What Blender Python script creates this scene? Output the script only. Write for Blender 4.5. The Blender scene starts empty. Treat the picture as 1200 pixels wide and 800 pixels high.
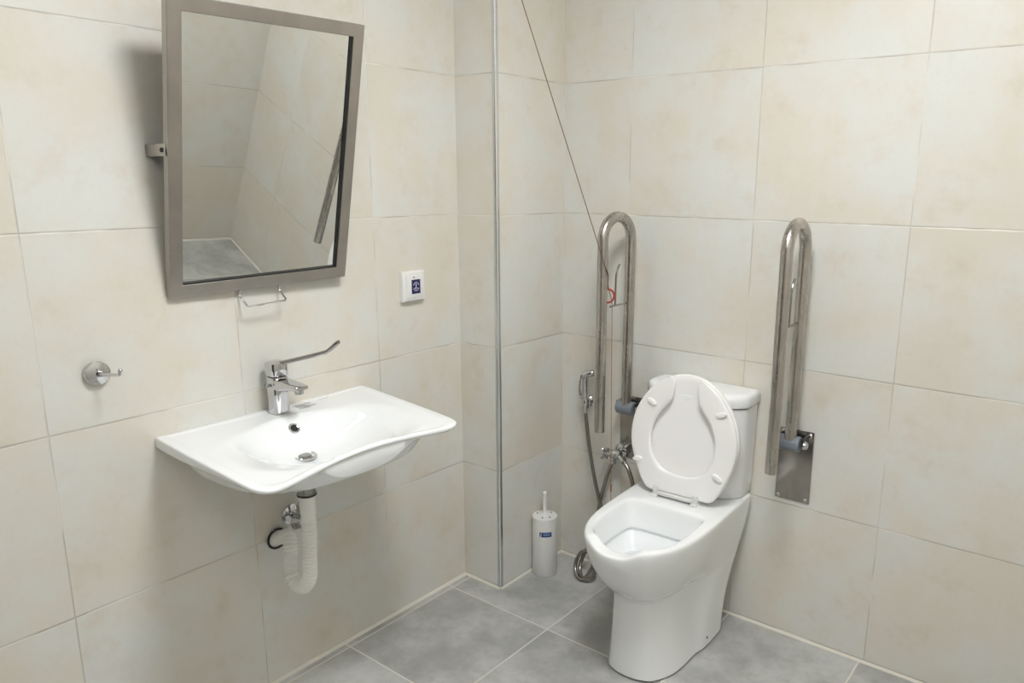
import bpy, bmesh, math, random
from mathutils import Vector, Matrix
random.seed(4)
PI = math.pi
SC = bpy.context.scene
COL = SC.collection

# ------------------------------------------------------------------ materials
class NT:
    def __init__(s, name):
        s.m = bpy.data.materials.new(name); s.m.use_nodes = True
        s.t = s.m.node_tree; s.n = s.t.nodes; s.l = s.t.links
        s.b = s.n['Principled BSDF']
    def node(s, typ, **kw):
        n = s.n.new(typ)
        for k, v in kw.items(): setattr(n, k, v)
        return n
    def link(s, a, b): s.l.new(a, b)
    def math(s, op, a, b=None, c=None):
        n = s.node('ShaderNodeMath', operation=op)
        for i, v in enumerate((a, b, c)):
            if v is None: continue
            if isinstance(v, (int, float)): n.inputs[i].default_value = v
            else: s.link(v, n.inputs[i])
        return n.outputs[0]
    def mix(s, f, a, b, blend='MIX'):
        n = s.node('ShaderNodeMix', data_type='RGBA', blend_type=blend)
        for i, v in ((0, f), (6, a), (7, b)):
            if isinstance(v, (int, float)): n.inputs[i].default_value = v
            elif isinstance(v, tuple): n.inputs[i].default_value = (*v, 1)
            else: s.link(v, n.inputs[i])
        return n.outputs[2]
    def noise(s, vec, scale, detail=3, rough=.55, dim='3D'):
        n = s.node('ShaderNodeTexNoise'); s.link(vec, n.inputs['Vector'])
        n.inputs['Scale'].default_value = scale; n.inputs['Detail'].default_value = detail
        n.inputs['Roughness'].default_value = rough
        return n.outputs['Fac']
    def ramp(s, v, lo, hi, a=0., b=1., smooth=True):
        n = s.node('ShaderNodeMapRange', interpolation_type='SMOOTHSTEP' if smooth else 'LINEAR')
        s.link(v, n.inputs[0])
        for i, x in ((1, lo), (2, hi), (3, a), (4, b)): n.inputs[i].default_value = x
        return n.outputs[0]
    def bump(s, h, strength, dist):
        n = s.node('ShaderNodeBump'); s.link(h, n.inputs['Height'])
        n.inputs['Strength'].default_value = strength; n.inputs['Distance'].default_value = dist
        s.link(n.outputs[0], s.b.inputs['Normal'])

def plain(name, col, rough=.4, metal=0., spec=.5, coat=0.):
    k = NT(name); b = k.b
    b.inputs['Base Color'].default_value = (*col, 1); b.inputs['Roughness'].default_value = rough
    b.inputs['Metallic'].default_value = metal; b.inputs['Specular IOR Level'].default_value = spec
    b.inputs['Coat Weight'].default_value = coat
    # faint procedural unevenness so that nothing is perfectly uniform
    tc = k.node('ShaderNodeTexCoord')
    n = k.noise(tc.outputs['Object'], 14, 2)
    k.link(k.mix(1., col, k.ramp_col(n), 'MULTIPLY') if hasattr(k, 'ramp_col') else k.mix(k.math('MULTIPLY', n, .06), col, tuple(c * .8 for c in col)), b.inputs['Base Color'])
    return k.m

def grid(k, u, w, u0, w0, su, sw, g0, g1, vthin=None):
    """distance to the nearest joint, and one random value per tile"""
    du = k.math('ABSOLUTE', k.math('WRAP', k.math('SUBTRACT', u, u0), su / 2, -su / 2))
    if vthin: du = k.math('MULTIPLY', du, vthin)
    dw = k.math('ABSOLUTE', k.math('WRAP', k.math('SUBTRACT', w, w0), sw / 2, -sw / 2))
    d = k.math('MINIMUM', du, dw)
    iu = k.math('FLOOR', k.math('DIVIDE', k.math('SUBTRACT', u, u0), su))
    iw = k.math('FLOOR', k.math('DIVIDE', k.math('SUBTRACT', w, w0), sw))
    c = k.node('ShaderNodeCombineXYZ'); k.link(iu, c.inputs[0]); k.link(iw, c.inputs[1])
    r = k.node('ShaderNodeTexWhiteNoise', noise_dimensions='3D'); k.link(c.outputs[0], r.inputs[0])
    return k.ramp(d, g0, g1), r.outputs['Value'], r.outputs['Color'], d

def wall_tile(name, axis, u0, su=.4565, z0=.459, sz=.45):
    k = NT(name); b = k.b
    tc = k.node('ShaderNodeTexCoord'); sx = k.node('ShaderNodeSeparateXYZ'); k.link(tc.outputs['Object'], sx.inputs[0])
    t, rv, rc, d = grid(k, sx.outputs[axis], sx.outputs[2], u0, z0, su, sz, .0011, .0021, 1.45)
    # shift the stone pattern per tile
    off = k.node('ShaderNodeVectorMath', operation='MULTIPLY_ADD'); k.link(rc, off.inputs[0])
    off.inputs[1].default_value = (9, 9, 9); k.link(tc.outputs['Object'], off.inputs[2])
    v = off.outputs[0]
    n1 = k.noise(v, 3.4, 5, .6); n2 = k.noise(v, 9, 6, .65); n3 = k.noise(v, 60, 3, .6)
    base = k.mix(k.ramp(n1, .36, .66), (.680, .640, .560), (.692, .698, .672))
    base = k.mix(k.math('MULTIPLY', k.ramp(n2, .50, .76), .46), base, (.60, .525, .41))
    base = k.mix(k.math('MULTIPLY', k.ramp(n3, .5, .8), .10), base, (.48, .445, .375))
    base = k.mix(k.ramp(rv, 0, 1, .0, .13, False), base, (.59, .585, .545))
    wob = k.noise(tc.outputs['Object'], 5, 2)
    gcol = k.mix(k.ramp(wob, .4, .62), (.50, .475, .42), (.77, .75, .69))
    edge = k.ramp(d, .0016, .0042)
    base = k.mix(edge, k.mix(.14, base, (.38, .34, .29)), base)
    k.link(k.mix(t, gcol, base), b.inputs['Base Color'])
    k.link(k.mix(t, (.8, .8, .8), k.mix(n2, (.22,) * 3, (.42,) * 3)), b.inputs['Roughness'])
    b.inputs['Specular IOR Level'].default_value = .42
    h = k.math('ADD', k.ramp(d, .0008, .0030), k.math('MULTIPLY', n2, .05))
    k.bump(h, .45, .002)
    return k.m

def floor_tile():
    k = NT('grey floor tile'); b = k.b
    tc = k.node('ShaderNodeTexCoord'); sx = k.node('ShaderNodeSeparateXYZ'); k.link(tc.outputs['Object'], sx.inputs[0])
    t, rv, rc, d = grid(k, sx.outputs[0], sx.outputs[1], .031, -.4685, .443, .467, .0020, .0031)
    off = k.node('ShaderNodeVectorMath', operation='MULTIPLY_ADD'); k.link(rc, off.inputs[0])
    off.inputs[1].default_value = (7, 7, 7); k.link(tc.outputs['Object'], off.inputs[2]); v = off.outputs[0]
    n1 = k.noise(v, 4.5, 6, .62); n2 = k.noise(v, 22, 4, .65); n3 = k.noise(v, 120, 2, .6)
    base = k.mix(k.ramp(n1, .33, .68), (.33, .334, .322), (.51, .514, .503))
    base = k.mix(k.math('MULTIPLY', k.ramp(n2, .45, .75), .28), base, (.22, .217, .205))
    base = k.mix(k.math('MULTIPLY', k.ramp(n3, .55, .75), .12), base, (.5, .5, .48))
    k.link(k.mix(t, (.66, .63, .57), base), b.inputs['Base Color'])
    k.link(k.mix(t, (.8,) * 3, k.mix(n2, (.30,) * 3, (.46,) * 3)), b.inputs['Roughness'])
    k.bump(k.math('ADD', t, k.math('MULTIPLY', n2, .06)), .35, .0015)
    return k.m

def steel(name, col=(.52, .49, .455), rough=.27, scale=(9, 9, 1.2)):
    k = NT(name); b = k.b; b.inputs['Metallic'].default_value = 1
    tc = k.node('ShaderNodeTexCoord'); mp = k.node('ShaderNodeMapping'); k.link(tc.outputs['Object'], mp.inputs[0])
    mp.inputs['Scale'].default_value = scale
    n = k.noise(mp.outputs[0], 6, 4, .6); n2 = k.noise(tc.outputs['Object'], 11, 4, .6)
    k.link(k.mix(k.ramp(n2, .35, .7), tuple(c * .88 for c in col), col), b.inputs['Base Color'])
    k.link(k.ramp(n, .3, .7, rough - .03, rough + .04, False), b.inputs['Roughness'])
    return k.m

def emit(name, col, s):
    k = NT(name); b = k.b
    b.inputs['Base Color'].default_value = (.8, .8, .8, 1); b.inputs['Emission Color'].default_value = (*col, 1)
    b.inputs['Emission Strength'].default_value = s
    return k.m

def corrugated():
    k = NT('white ribbed plastic'); b = k.b
    b.inputs['Base Color'].default_value = (.90, .895, .87, 1); b.inputs['Roughness'].default_value = .35
    b.inputs['Subsurface Weight'].default_value = .0
    return k.m

M = dict(
    left=wall_tile('cream wall tile left', 1, -.7385, .470), back=wall_tile('cream wall tile back', 0, .4595, .4568),
    ret=wall_tile('cream wall tile return', 0, -.27), other=wall_tile('cream wall tile right', 1, -.44),
    front=wall_tile('cream wall tile front', 0, .46),
    floor=floor_tile(), ceil=plain('white ceiling paint', (.82, .82, .81), .8), grout=plain('cream grout', (.68, .655, .585), .8),
    alu=plain('aluminium trim', (.70, .72, .75), .24, 1.), ceramic=plain('white glazed ceramic', (.86, .885, .90), .09, 0, .5, .3),
    toiletc=plain('pale grey white glazed ceramic', (.85, .865, .875), .10, 0, .5, .25),
    seat=plain('white seat plastic', (.875, .87, .86), .25), plastic=plain('white plastic', (.78, .78, .77), .32),
    clearp=plain('pale hinge plastic', (.70, .71, .70), .22),
    steel=steel('brushed stainless steel'), frame=steel('brushed steel frame', (.46, .43, .395), .33),
    plate=steel('polished steel plate', (.40, .375, .345), .20), chrome=plain('chrome', (.62, .62, .63), .05, 1.),
    dchrome=plain('satin chrome', (.36, .355, .34), .20, 1.), grey=plain('blue grey nylon', (.20, .225, .26), .38),
    black=plain('black rubber', (.012, .012, .012), .5), hole=plain('dark opening', (.01, .01, .01), .7),
    red=plain('red plastic', (.45, .03, .02), .35), cord=plain('red brown cord', (.17, .085, .06), .7), orange=plain('orange brown cord', (.36, .18, .10), .7),
    navy=plain('navy print', (.012, .016, .10), .4), white=plain('white print', (.82, .83, .86), .5), blue=plain('mid blue print', (.06, .16, .42), .4),
    pale=plain('grey print', (.36, .37, .38), .5), ribbed=corrugated(), hose=steel('braided steel hose', (.36, .34, .31), .26, (200, 200, 200)),
    water=plain('toilet water', (.62, .66, .68), .03, 0, .5), led=emit('lit diffuser', (.99, .995, 1.), 45.0), fill_led=emit('added fill panel diffuser', (.99, .995, 1.), 9.5),
    door=plain('dark laminate of added door', (.045, .038, .03), .45), darkmetal=plain('dark steel', (.10, .10, .10), .3, 1.),
)
mk = NT('mirror glass'); mk.b.inputs['Base Color'].default_value = (.80, .81, .79, 1); mk.b.inputs['Metallic'].default_value = 1
mk.b.inputs['Roughness'].default_value = .012; M['mirror'] = mk.m

# ------------------------------------------------------------------ builders
def empty(name, loc, label, cat, group=None, rot=(0, 0, 0)):
    o = bpy.data.objects.new(name, None); COL.objects.link(o)
    o.location = loc; o.rotation_euler = rot; o.empty_display_size = .05
    o['label'] = label; o['category'] = cat
    if group: o['group'] = group
    return o

def obj(name, bm, mat, parent=None, smooth=35, sub=0, label=None, bevel=0, origin=None):
    bmesh.ops.recalc_face_normals(bm, faces=bm.faces)
    me = bpy.data.meshes.new(name)
    if origin: bmesh.ops.translate(bm, verts=bm.verts, vec=-Vector(origin))
    bm.to_mesh(me); bm.free()
    o = bpy.data.objects.new(name, me); COL.objects.link(o)
    if origin: o.location = origin
    mats = mat if isinstance(mat, (list, tuple)) else [mat]
    for m in mats: me.materials.append(m)
    if smooth:
        me.shade_smooth()
        if not sub: me.set_sharp_from_angle(angle=math.radians(smooth))
    if bevel:
        b = o.modifiers.new('bevel', 'BEVEL'); b.width = bevel; b.segments = 3; b.limit_method = 'ANGLE'; b.angle_limit = math.radians(50)
    if sub:
        s = o.modifiers.new('sub', 'SUBSURF'); s.levels = sub; s.render_levels = sub
    if parent: o.parent = parent
    if label: o['label'] = label
    return o

def B(): return bmesh.new()

def box(bm, lo, hi, mi=0, mat=None):
    lo = Vector(lo); hi = Vector(hi)
    r = bmesh.ops.create_cube(bm, size=1)
    for v in r['verts']:
        v.co = Vector((lo[i] + (v.co[i] + .5) * (hi[i] - lo[i]) for i in range(3)))
        if mat: v.co = mat @ v.co
    for f in {f for v in r['verts'] for f in v.link_faces}: f.material_index = mi
    return r['verts']

def rbox(bm, lo, hi, r, seg=3, mat=None):
    t = bmesh.new(); box(t, lo, hi)
    bmesh.ops.bevel(t, geom=list(t.edges), offset=r, segments=seg, profile=.5, affect='EDGES')
    if mat: bmesh.ops.transform(t, matrix=mat, verts=t.verts)
    merge(bm, t)

def merge(bm, t):
    me = bpy.data.meshes.new('tmp'); t.to_mesh(me); t.free(); bm.from_mesh(me); bpy.data.meshes.remove(me)

def frame_to(d):
    d = Vector(d).normalized()
    a = Vector((0, 0, 1)) if abs(d.z) < .9 else Vector((1, 0, 0))
    u = a.cross(d).normalized(); return u, d.cross(u)

def smooth_path(pts, n=8):
    P = [Vector(p) for p in pts]; out = []
    for i in range(len(P) - 1):
        p0 = P[max(i - 1, 0)]; p1 = P[i]; p2 = P[i + 1]; p3 = P[min(i + 2, len(P) - 1)]
        for k in range(n):
            t = k / n; t2 = t * t; t3 = t2 * t
            out.append(.5 * ((2 * p1) + (p2 - p0) * t + (2 * p0 - 5 * p1 + 4 * p2 - p3) * t2 + (3 * p1 - p0 - 3 * p2 + p3) * t3))
    out.append(P[-1]); return out

def tube(bm, pts, r, n=14, caps=True, closed=False, prof=None):
    """round tube along pts; r a number or one radius per point; prof: list of (a, b) unit outline"""
    P = [Vector(p) for p in pts]; N = len(P)
    R = r if isinstance(r, (list, tuple)) else [r] * N
    T = []
    for i in range(N):
        a = P[(i - 1) % N] if closed else P[max(i - 1, 0)]
        b = P[(i + 1) % N] if closed else P[min(i + 1, N - 1)]
        T.append((b - a).normalized())
    u, v = frame_to(T[0]); rings = []
    prof = prof or [(math.cos(2 * PI * k / n), math.sin(2 * PI * k / n)) for k in range(n)]
    for i in range(N):
        if i:
            q = T[i - 1].rotation_difference(T[i]); u = q @ u; v = q @ v
        rings.append([bm.verts.new(P[i] + (u * a + v * b) * R[i]) for a, b in prof])
    m = len(prof)
    for i in range(N if closed else N - 1):
        A, Bq = rings[i], rings[(i + 1) % N]
        for k in range(m): bm.faces.new((A[k], A[(k + 1) % m], Bq[(k + 1) % m], Bq[k]))
    if caps and not closed:
        bm.faces.new(rings[0][::-1]); bm.faces.new(rings[-1])

def lathe(bm, prof, origin, axis=(0, 0, 1), n=32, caps=True):
    """prof: list of (radius, height along axis)"""
    u, v = frame_to(axis); d = Vector(axis).normalized(); o = Vector(origin); rings = []
    for r, h in prof:
        if r < 1e-6: rings.append([bm.verts.new(o + d * h)])
        else: rings.append([bm.verts.new(o + d * h + (u * math.cos(2 * PI * k / n) + v * math.sin(2 * PI * k / n)) * r) for k in range(n)])
    for A, Bq in zip(rings, rings[1:]):
        for k in range(n):
            q = [A[k % len(A)], A[(k + 1) % len(A)], Bq[(k + 1) % len(Bq)], Bq[k % len(Bq)]]
            q = list(dict.fromkeys(q))
            if len(q) > 2: bm.faces.new(q)
    if caps:
        for rg in (rings[0], rings[-1]):
            if len(rg) > 2: bm.faces.new(rg)

def loft(bm, rings, cap0=True, cap1=True):
    V = [[bm.verts.new(p) for p in r] for r in rings]; m = len(V[0])
    for A, Bq in zip(V, V[1:]):
        for k in range(m): bm.faces.new((A[k], A[(k + 1) % m], Bq[(k + 1) % m], Bq[k]))
    if cap0: bm.faces.new(V[0][::-1])
    if cap1: bm.faces.new(V[-1])
    return V

def struct(name, bm, mat, **kw):
    o = obj(name, bm, mat, smooth=0, **kw); o['kind'] = 'structure'; return o

# ------------------------------------------------------------------ the room
W, D, H = 2.18, -2.95, 2.52
CW, CD = .1794, -.3705                     # the boxed-in corner
def wallbox(name, lo, hi, mat):
    b = B(); box(b, lo, hi); return struct(name, b, mat)
wallbox('floor', (-.12, D - .12, -.1), (W + .12, .12, 0), M['floor'])
wallbox('ceiling', (-.12, D - .12, H), (W + .12, .12, H + .1), M['ceil'])
wallbox('wall_left', (-.12, D - .12, 0), (0, .12, H), M['left'])
wallbox('wall_back', (0, 0, 0), (W, .12, H), M['back'])
wallbox('wall_right', (W, D - .12, 0), (W + .12, .12, H), M['other'])
wallbox('wall_front', (0, D - .12, 0), (W, D, H), M['front'])
b = B(); box(b, (0, CD, 0), (CW, 0, H))
struct('wall_corner', b, M['ret'])
# aluminium quarter-round at the outer corner
b = B()
ring = []
r = .0075
pts = [(CW - .002, CD + .010), (CW - .002, CD - .0005)]
arc = [(CW - r + r * 1.25 * math.cos(a), CD + r + r * 1.25 * math.sin(a)) for a in [-PI / 2 + PI / 2 * i / 8 for i in range(9)]]
prof = [(CW - r - .004, CD - .0022)] + arc + [(CW + .0022, CD + r + .004), (CW - .001, CD + r + .004), (CW - .001, CD + .001), (CW - r - .004, CD + .001)]
loft(b, [[(x, y, z) for x, y in prof] for z in (.0, H)])
o = struct('trim_1', b, M['alu'])
o.data.shade_smooth(); o.data.set_sharp_from_angle(angle=math.radians(35))
# grout bead where the walls meet the floor
def bead(name, p, q, nrm, w=.009):
    b = B(); nv = Vector((*nrm, 0)); P = [Vector((*p, 0)), Vector((*q, 0))]
    loft(b, [[e, e + nv * w, e + nv * w * .85 + Vector((0, 0, w * .35)), e + nv * w * .35 + Vector((0, 0, w * .85)), e + Vector((0, 0, w))] for e in P])
    return struct(name, b, M['grout'])
bead('baseboard_left', (0, D), (0, CD), (1, 0))
bead('baseboard_corner', (0, CD), (CW, CD), (0, -1), .007)
bead('baseboard_return', (CW, CD), (CW, 0), (1, 0), .007)
bead('baseboard_back', (CW, 0), (W, 0), (0, -1), .007)
bead('baseboard_right', (W, D), (W, 0), (-1, 0), .007)
# unseen dark door added behind the camera to give the chrome dark reflections
b = B(); box(b, (.35, D, .0), (1.55, D + .035, 2.1))
o = struct('added_door_1', b, M['door'])
b = B(); 
for lo, hi in (((.29, D, 0), (.35, D + .05, 2.16)), ((1.55, D, 0), (1.61, D + .05, 2.16)), ((.35, D, 2.1), (1.55, D + .05, 2.16))): box(b, lo, hi)
fr = obj('added_door_frame', b, M['frame'], o, smooth=0)
b = B(); lathe(b, [(.024, 0), (.024, .006), (.009, .008), (.009, .05)], (1.42, D + .035, 1.02), (0, 1, 0)); tube(b, [(1.42, D + .08, 1.02), (1.31, D + .08, 1.02)], .009)
obj('added_door_handle', b, M['chrome'], o)

# ceiling light, plus an added fill panel
def ceiling_light(x, y, s, mat, label):
    t = empty('ceiling_light', (x, y, H), label, 'ceiling light')
    b = B(); box(b, (-s, -s, -.034), (s, s, -.006)); obj('diffuser', b, mat, t, smooth=0, bevel=.006)
    b = B()
    for lo, hi in (((-s - .02, -s - .02, -.03), (s + .02, -s, 0)), ((-s - .02, s, -.03), (s + .02, s + .02, 0)), ((-s - .02, -s, -.03), (-s, s, 0)), ((s, -s, -.03), (s + .02, s, 0))): box(b, lo, hi)
    obj('frame', b, M['plastic'], t, smooth=0)
ceiling_light(1.30, -1.22, .225, M['led'], 'square white ceiling light above the middle of the room')
ceiling_light(1.60, -2.42, .29, M['fill_led'], 'added square fill light panel on the ceiling, out of view')  # invented fill lamp, added out of view to lift the shadows

# ------------------------------------------------------------------ tilting mirror
tilt, yaw, roll = .242, .033, .0196
c0 = Vector((.1081, -1.1426, 1.5262)); MW, MH = .5067, .6902
u = Vector((math.sin(yaw), math.cos(yaw), 0)); n = Vector((math.cos(tilt) * math.cos(yaw), -math.cos(tilt) * math.sin(yaw), -math.sin(tilt))); v = n.cross(u)
u2 = u * math.cos(roll) + v * math.sin(roll); v2 = v * math.cos(roll) - u * math.sin(roll)
mm = Matrix((u2, v2, n)).transposed().to_4x4(); mm.translation = c0
root = empty('tilting_mirror', (0, -1.1426, 1.53), 'tall steel framed mirror tilted forward above the basin', 'mirror')
root.rotation_euler = (0, 0, 0)
RI = Matrix.Translation(-Vector(root.location))
def mobj(name, b, mat, **kw):
    bmesh.ops.transform(b, matrix=RI @ mm, verts=b.verts); return obj(name, b, mat, root, **kw)
fw, fd = .032, .024
b = B(); a, h = MW / 2, MH / 2
outer = [(-a, -h), (a, -h), (a, h), (-a, h)]; inner = [(-a + fw, -h + fw), (a - fw, -h + fw), (a - fw, h - fw), (-a + fw, h - fw)]
R_ = [[(x, y, 0) for x, y in outer], [(x, y, 0) for x, y in inner], [(x, y, -.009) for x, y in inner]]
V = [[b.verts.new(p) for p in r_] for r_ in ([(x, y, -fd) for x, y in outer], *R_, [(x, y, -fd) for x, y in inner])]
V.append(V[0])
for A, Q in zip(V, V[1:]):
    for k in range(4): b.faces.new((A[k], A[(k + 1) % 4], Q[(k + 1) % 4], Q[k]))
mobj('frame', b, M['frame'], smooth=0, bevel=.0018)
b = B(); box(b, (-a + fw - .004, -h + fw - .004, -.016), (a - fw + .004, h - fw + .004, -.0085)); mobj('glass', b, M['mirror'], smooth=0)
b = B(); box(b, (-a + fw * .5, -h + fw * .5, -fd + .001), (a - fw * .5, h - fw * .5, -.0165)); mobj('back_board', b, M['darkmetal'], smooth=0)
# dark rubber gasket round the glass
b = B()
g = .0045
for lo, hi in (((-a + fw - .001, -h + fw, -.0086), (-a + fw + .001, h - fw, -.003)), ((a - fw - g, -h + fw, -.0086), (a - fw + .001, h - fw, -.002)), ((-a + fw, -h + fw - .001, -.0086), (a - fw, -h + fw + .0035, -.002))): box(b, lo, hi)
mobj('gasket', b, M['black'], smooth=0)
# tilt handle under the frame
b = B()
P = smooth_path([(-.068, -h + .002, -.012), (-.068, -h - .018, -.013), (-.066, -h - .030, .006), (-.062, -h - .040, .030), (.045, -h - .038, .030), (.047, -h - .028, .006), (.047, -h - .017, -.013), (.047, -h + .002, -.012)], 6)
P = []
raw = [(-.068, -h + .002, -.012), (-.068, -h - .020, -.012), (-.066, -h - .036, .030), (.046, -h - .034, .030), (.048, -h - .018, -.012), (.048, -h + .002, -.012)]
for i, p in enumerate(raw):
    p = Vector(p)
    if 0 < i < len(raw) - 1:
        for f in (raw[i - 1], raw[i + 1]):
            e = Vector(f) - p; P.append(p + e.normalized() * .005)
    else: P.append(p)
tube(b, P, .0026, 10); mobj('tilt_handle', b, M['chrome'])
# the two pivot brackets on the wall
for sgn in (-1, 1):
    b = B()
    y0 = -1.3958 if sgn < 0 else -.915
    z0 = 1.538
    lo, hi = y0 - .003, y0
    rbox(b, (0, lo, z0 - .014), (.092 if sgn < 0 else .070, hi, z0 + .014), .0012, 2)
    rbox(b, (0, lo, z0 - .014), (.004, hi + .03, z0 + .014), .0012, 2)
    bmesh.ops.translate(b, verts=b.verts, vec=-Vector(root.location))
    br = obj('pivot_bracket', b, M['frame'], root)
    b = B(); lathe(b, [(.0055, -.003), (.0055, .0025), (.0035, .0045), (0, .005)], (.080 if sgn < 0 else .058, lo, z0), (0, -1, 0), 16)
    bmesh.ops.translate(b, verts=b.verts, vec=-Vector(root.location))
    obj('pivot_bolt', b, M['black'], br)

# ------------------------------------------------------------------ robe hook
root = empty('robe_hook', (0, -1.566, 1.035), 'small round chrome hook on the wall left of the basin', 'hook')
b = B(); lathe(b, [(.0275, 0), (.0285, .003), (.0285, .010), (.0265, .0135), (.016, .0165), (0, .0175)], (0, 0, 0), (1, 0, 0), 40); obj('rosette', b, M['chrome'], root)
b = B(); P = smooth_path([(.010, .0, .0), (.03, .004, .001), (.062, .012, .003), (.082, .017, .006), (.087, .018, .014)], 6)
tube(b, P, [.0085 - .0045 * min(1, i / (len(P) * .35)) for i in range(len(P))], 12); obj('prong', b, M['chrome'], root)
b = B(); bmesh.ops.create_uvsphere(b, u_segments=14, v_segments=10, radius=.0052, matrix=Matrix.Translation((.087, .018, .015))); obj('prong_tip', b, M['chrome'], root)

# ------------------------------------------------------------------ call panel
root = empty('call_panel', (0, -.5975, 1.136), 'white square emergency call panel with navy symbol on left wall', 'call panel')
b = B(); loft(b, [[(x, sy * q, sz * q2) for sy, sz in ((-1, -1), (1, -1), (1, 1), (-1, 1))] for x, q, q2 in ((0, .047, .049), (.016, .047, .049), (.021, .042, .044))]); obj('housing', b, M['plastic'], root, bevel=.002)
b = B(); rbox(b, (.020, -.036, -.037), (.0235, .036, .036), .0012, 2); obj('cover', b, M['plastic'], root)
b = B(); box(b, (.0230, -.015, -.024), (.0242, .022, .022)); sq = obj('symbol_square', b, M['navy'], root, smooth=0, label='navy blue square')
b = B()
for a0, a1 in ((20, 160), (200, 340)):
    pts = [(.0244, .0035 + .0125 * math.cos(math.radians(q)), -.001 + .0135 * math.sin(math.radians(q))) for q in range(a0, a1 + 1, 10)]
    tube(b, pts, .0009, 6)
lathe(b, [(.0026, 0), (.0026, .0008)], (.0240, .0035, .005), (1, 0, 0), 14)
tube(b, [(.0244, .0035, .002), (.0244, .0035, -.003), (.0244, -.001, -.007)], .0012, 6)
tube(b, [(.0244, -.0035, -.0045), (.0244, .0, -.0085), (.0244, .007, -.0075), (.0244, .009, -.0045)], .0008, 6)
obj('symbol', b, M['white'], sq)
b = B(); lathe(b, [(.0032, 0), (.0032, .002), (0, .0026)], (.0232, -.005, .030), (1, 0, 0), 14); obj('indicator_lamp', b, M['pale'], root)

# ------------------------------------------------------------------ basin
def lerp(a, b, t): return a + (b - a) * t
def crs(xs, ys, x):
    """smooth interpolation through points (monotone x)"""
    n = len(xs)
    if x <= xs[0]: return ys[0]
    if x >= xs[-1]: return ys[-1]
    i = max(k for k in range(n - 1) if xs[k] <= x)
    h = xs[i + 1] - xs[i]; t = (x - xs[i]) / h
    def sl(k):
        if k == 0: return (ys[1] - ys[0]) / (xs[1] - xs[0])
        if k == n - 1: return (ys[-1] - ys[-2]) / (xs[-1] - xs[-2])
        return (ys[k + 1] - ys[k - 1]) / (xs[k + 1] - xs[k - 1])
    m0, m1 = sl(i) * h, sl(i + 1) * h
    return (2 * t**3 - 3 * t**2 + 1) * ys[i] + (t**3 - 2 * t**2 + t) * m0 + (-2 * t**3 + 3 * t**2) * ys[i + 1] + (t**3 - t**2) * m1
def sstep(a, b, x):
    t = min(1, max(0, (x - a) / (b - a))); return t * t * (3 - 2 * t)
BY = -1.15
def rim_z(x): return .847 - .016 * sstep(0, .5, x)
# outline points of the slab, walked round: back left -> front left -> front -> front right -> back right
OUT = [(0, -1.452), (.10, -1.458), (.20, -1.465), (.30, -1.471), (.40, -1.477), (.452, -1.479), (.485, -1.476), (.506, -1.464), (.514, -1.442), (.511, -1.412), (.499, -1.365), (.487, -1.320), (.472, -1.255), (.464, -1.19),
       (.463, -1.135), (.470, -1.075), (.484, -1.015), (.499, -.960), (.506, -.925), (.503, -.897), (.488, -.875), (.462, -.864), (.43, -.859), (.36, -.850), (.25, -.838), (.12, -.824), (0, -.812)]
outl = [Vector((p.x - .028 * sstep(.05, .48, p.x), p.y + .016 * sstep(.05, .48, p.x), 0)) for p in smooth_path([(x, y, 0) for x, y in OUT], 6)]
outl += [Vector((0, -.812 - .64 * i / 48, 0)) for i in range(1, 48)]
def depth(x, y):
    """how far the bowl sinks below the rim plane"""
    d = 0
    # shallow dish that reaches out over both wings and falls towards the bowl
    ex = (x - .275) / (.185 if x > .275 else .165); ey = (y - BY) / .275
    e = (abs(ex) ** 2.6 + abs(ey) ** 2.6) ** (1 / 2.6)
    d += .014 * (1 - sstep(.62, 1.0, e))
    # deep bowl with a fairly crisp shoulder
    ex = (x - .235) / (.215 if x > .235 else .140); ey = (y + 1.155) / .200
    e = math.sqrt(ex * ex + ey * ey)
    if e < 1: d += .072 * (1 - e * e) ** 1.25
    return d
NI = 26
cx, cy = .25, -1.155
root = empty('wall_basin', (0, BY, .70), 'wide white ceramic basin with concave front on left wall', 'basin')
def inset(p, d):
    q = Vector((cx, cy, 0)) - p; L = q.length; return p + q * min(1, d / L)
b = B()
rings = []
# underside, from the middle outwards
def under_z(x, y, top):
    ex = (x - .19) / .275; ey = (y - BY) / .302
    e = (abs(ex) ** 3 + abs(ey) ** 3) ** (1 / 3)
    return top - .006 - lerp(.027, .010, sstep(.05, .46, x)) - .052 * (1 - sstep(.84, 1.0, e)) - .022 * (1 - sstep(.20, .95, e))
fr_ = [0.0, .02, .06, .12, .2, .3, .4, .5, .58, .64, .68] + [.71 + .0085 * i for i in range(31)]
C = Vector((cx, cy, 0))
def face_h(x): return lerp(.027, .008, sstep(.05, .46, x))
for f in fr_[1:]:
    rg = []
    for p in outl:
        q = C + (p - C) * f
        rg.append((q.x, q.y, under_z(q.x, q.y, rim_z(q.x))))
    rings.append(rg)
# rim edge profile (inset in metres, share of the face height, extra drop)
for d, fh, dz in ((.0075, 1, .0045), (.003, 1, .003), (.0005, 1, .0), (.0, .8, .0), (.0, 0, .0045), (.0008, 0, .0022), (.0028, 0, .0006), (.006, 0, 0), (.016, 0, .0003)):
    rings.append([(max(inset(p, d).x, 0), inset(p, d).y, rim_z(p.x) - dz - fh * face_h(p.x)) for p in outl])
for f in [.97 - .97 * k / 44 for k in range(1, 44)] + [.012]:
    rg = []
    for p in outl:
        L = (p - C).length; q = C + (p - C) * min(f, 1 - .018 / L)
        lip = .0018 * sstep(.016, .040, (p - q).length)
        rg.append((q.x, q.y, rim_z(q.x) - depth(q.x, q.y) - lip))
    rings.append(rg)
m = len(outl)
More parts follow.
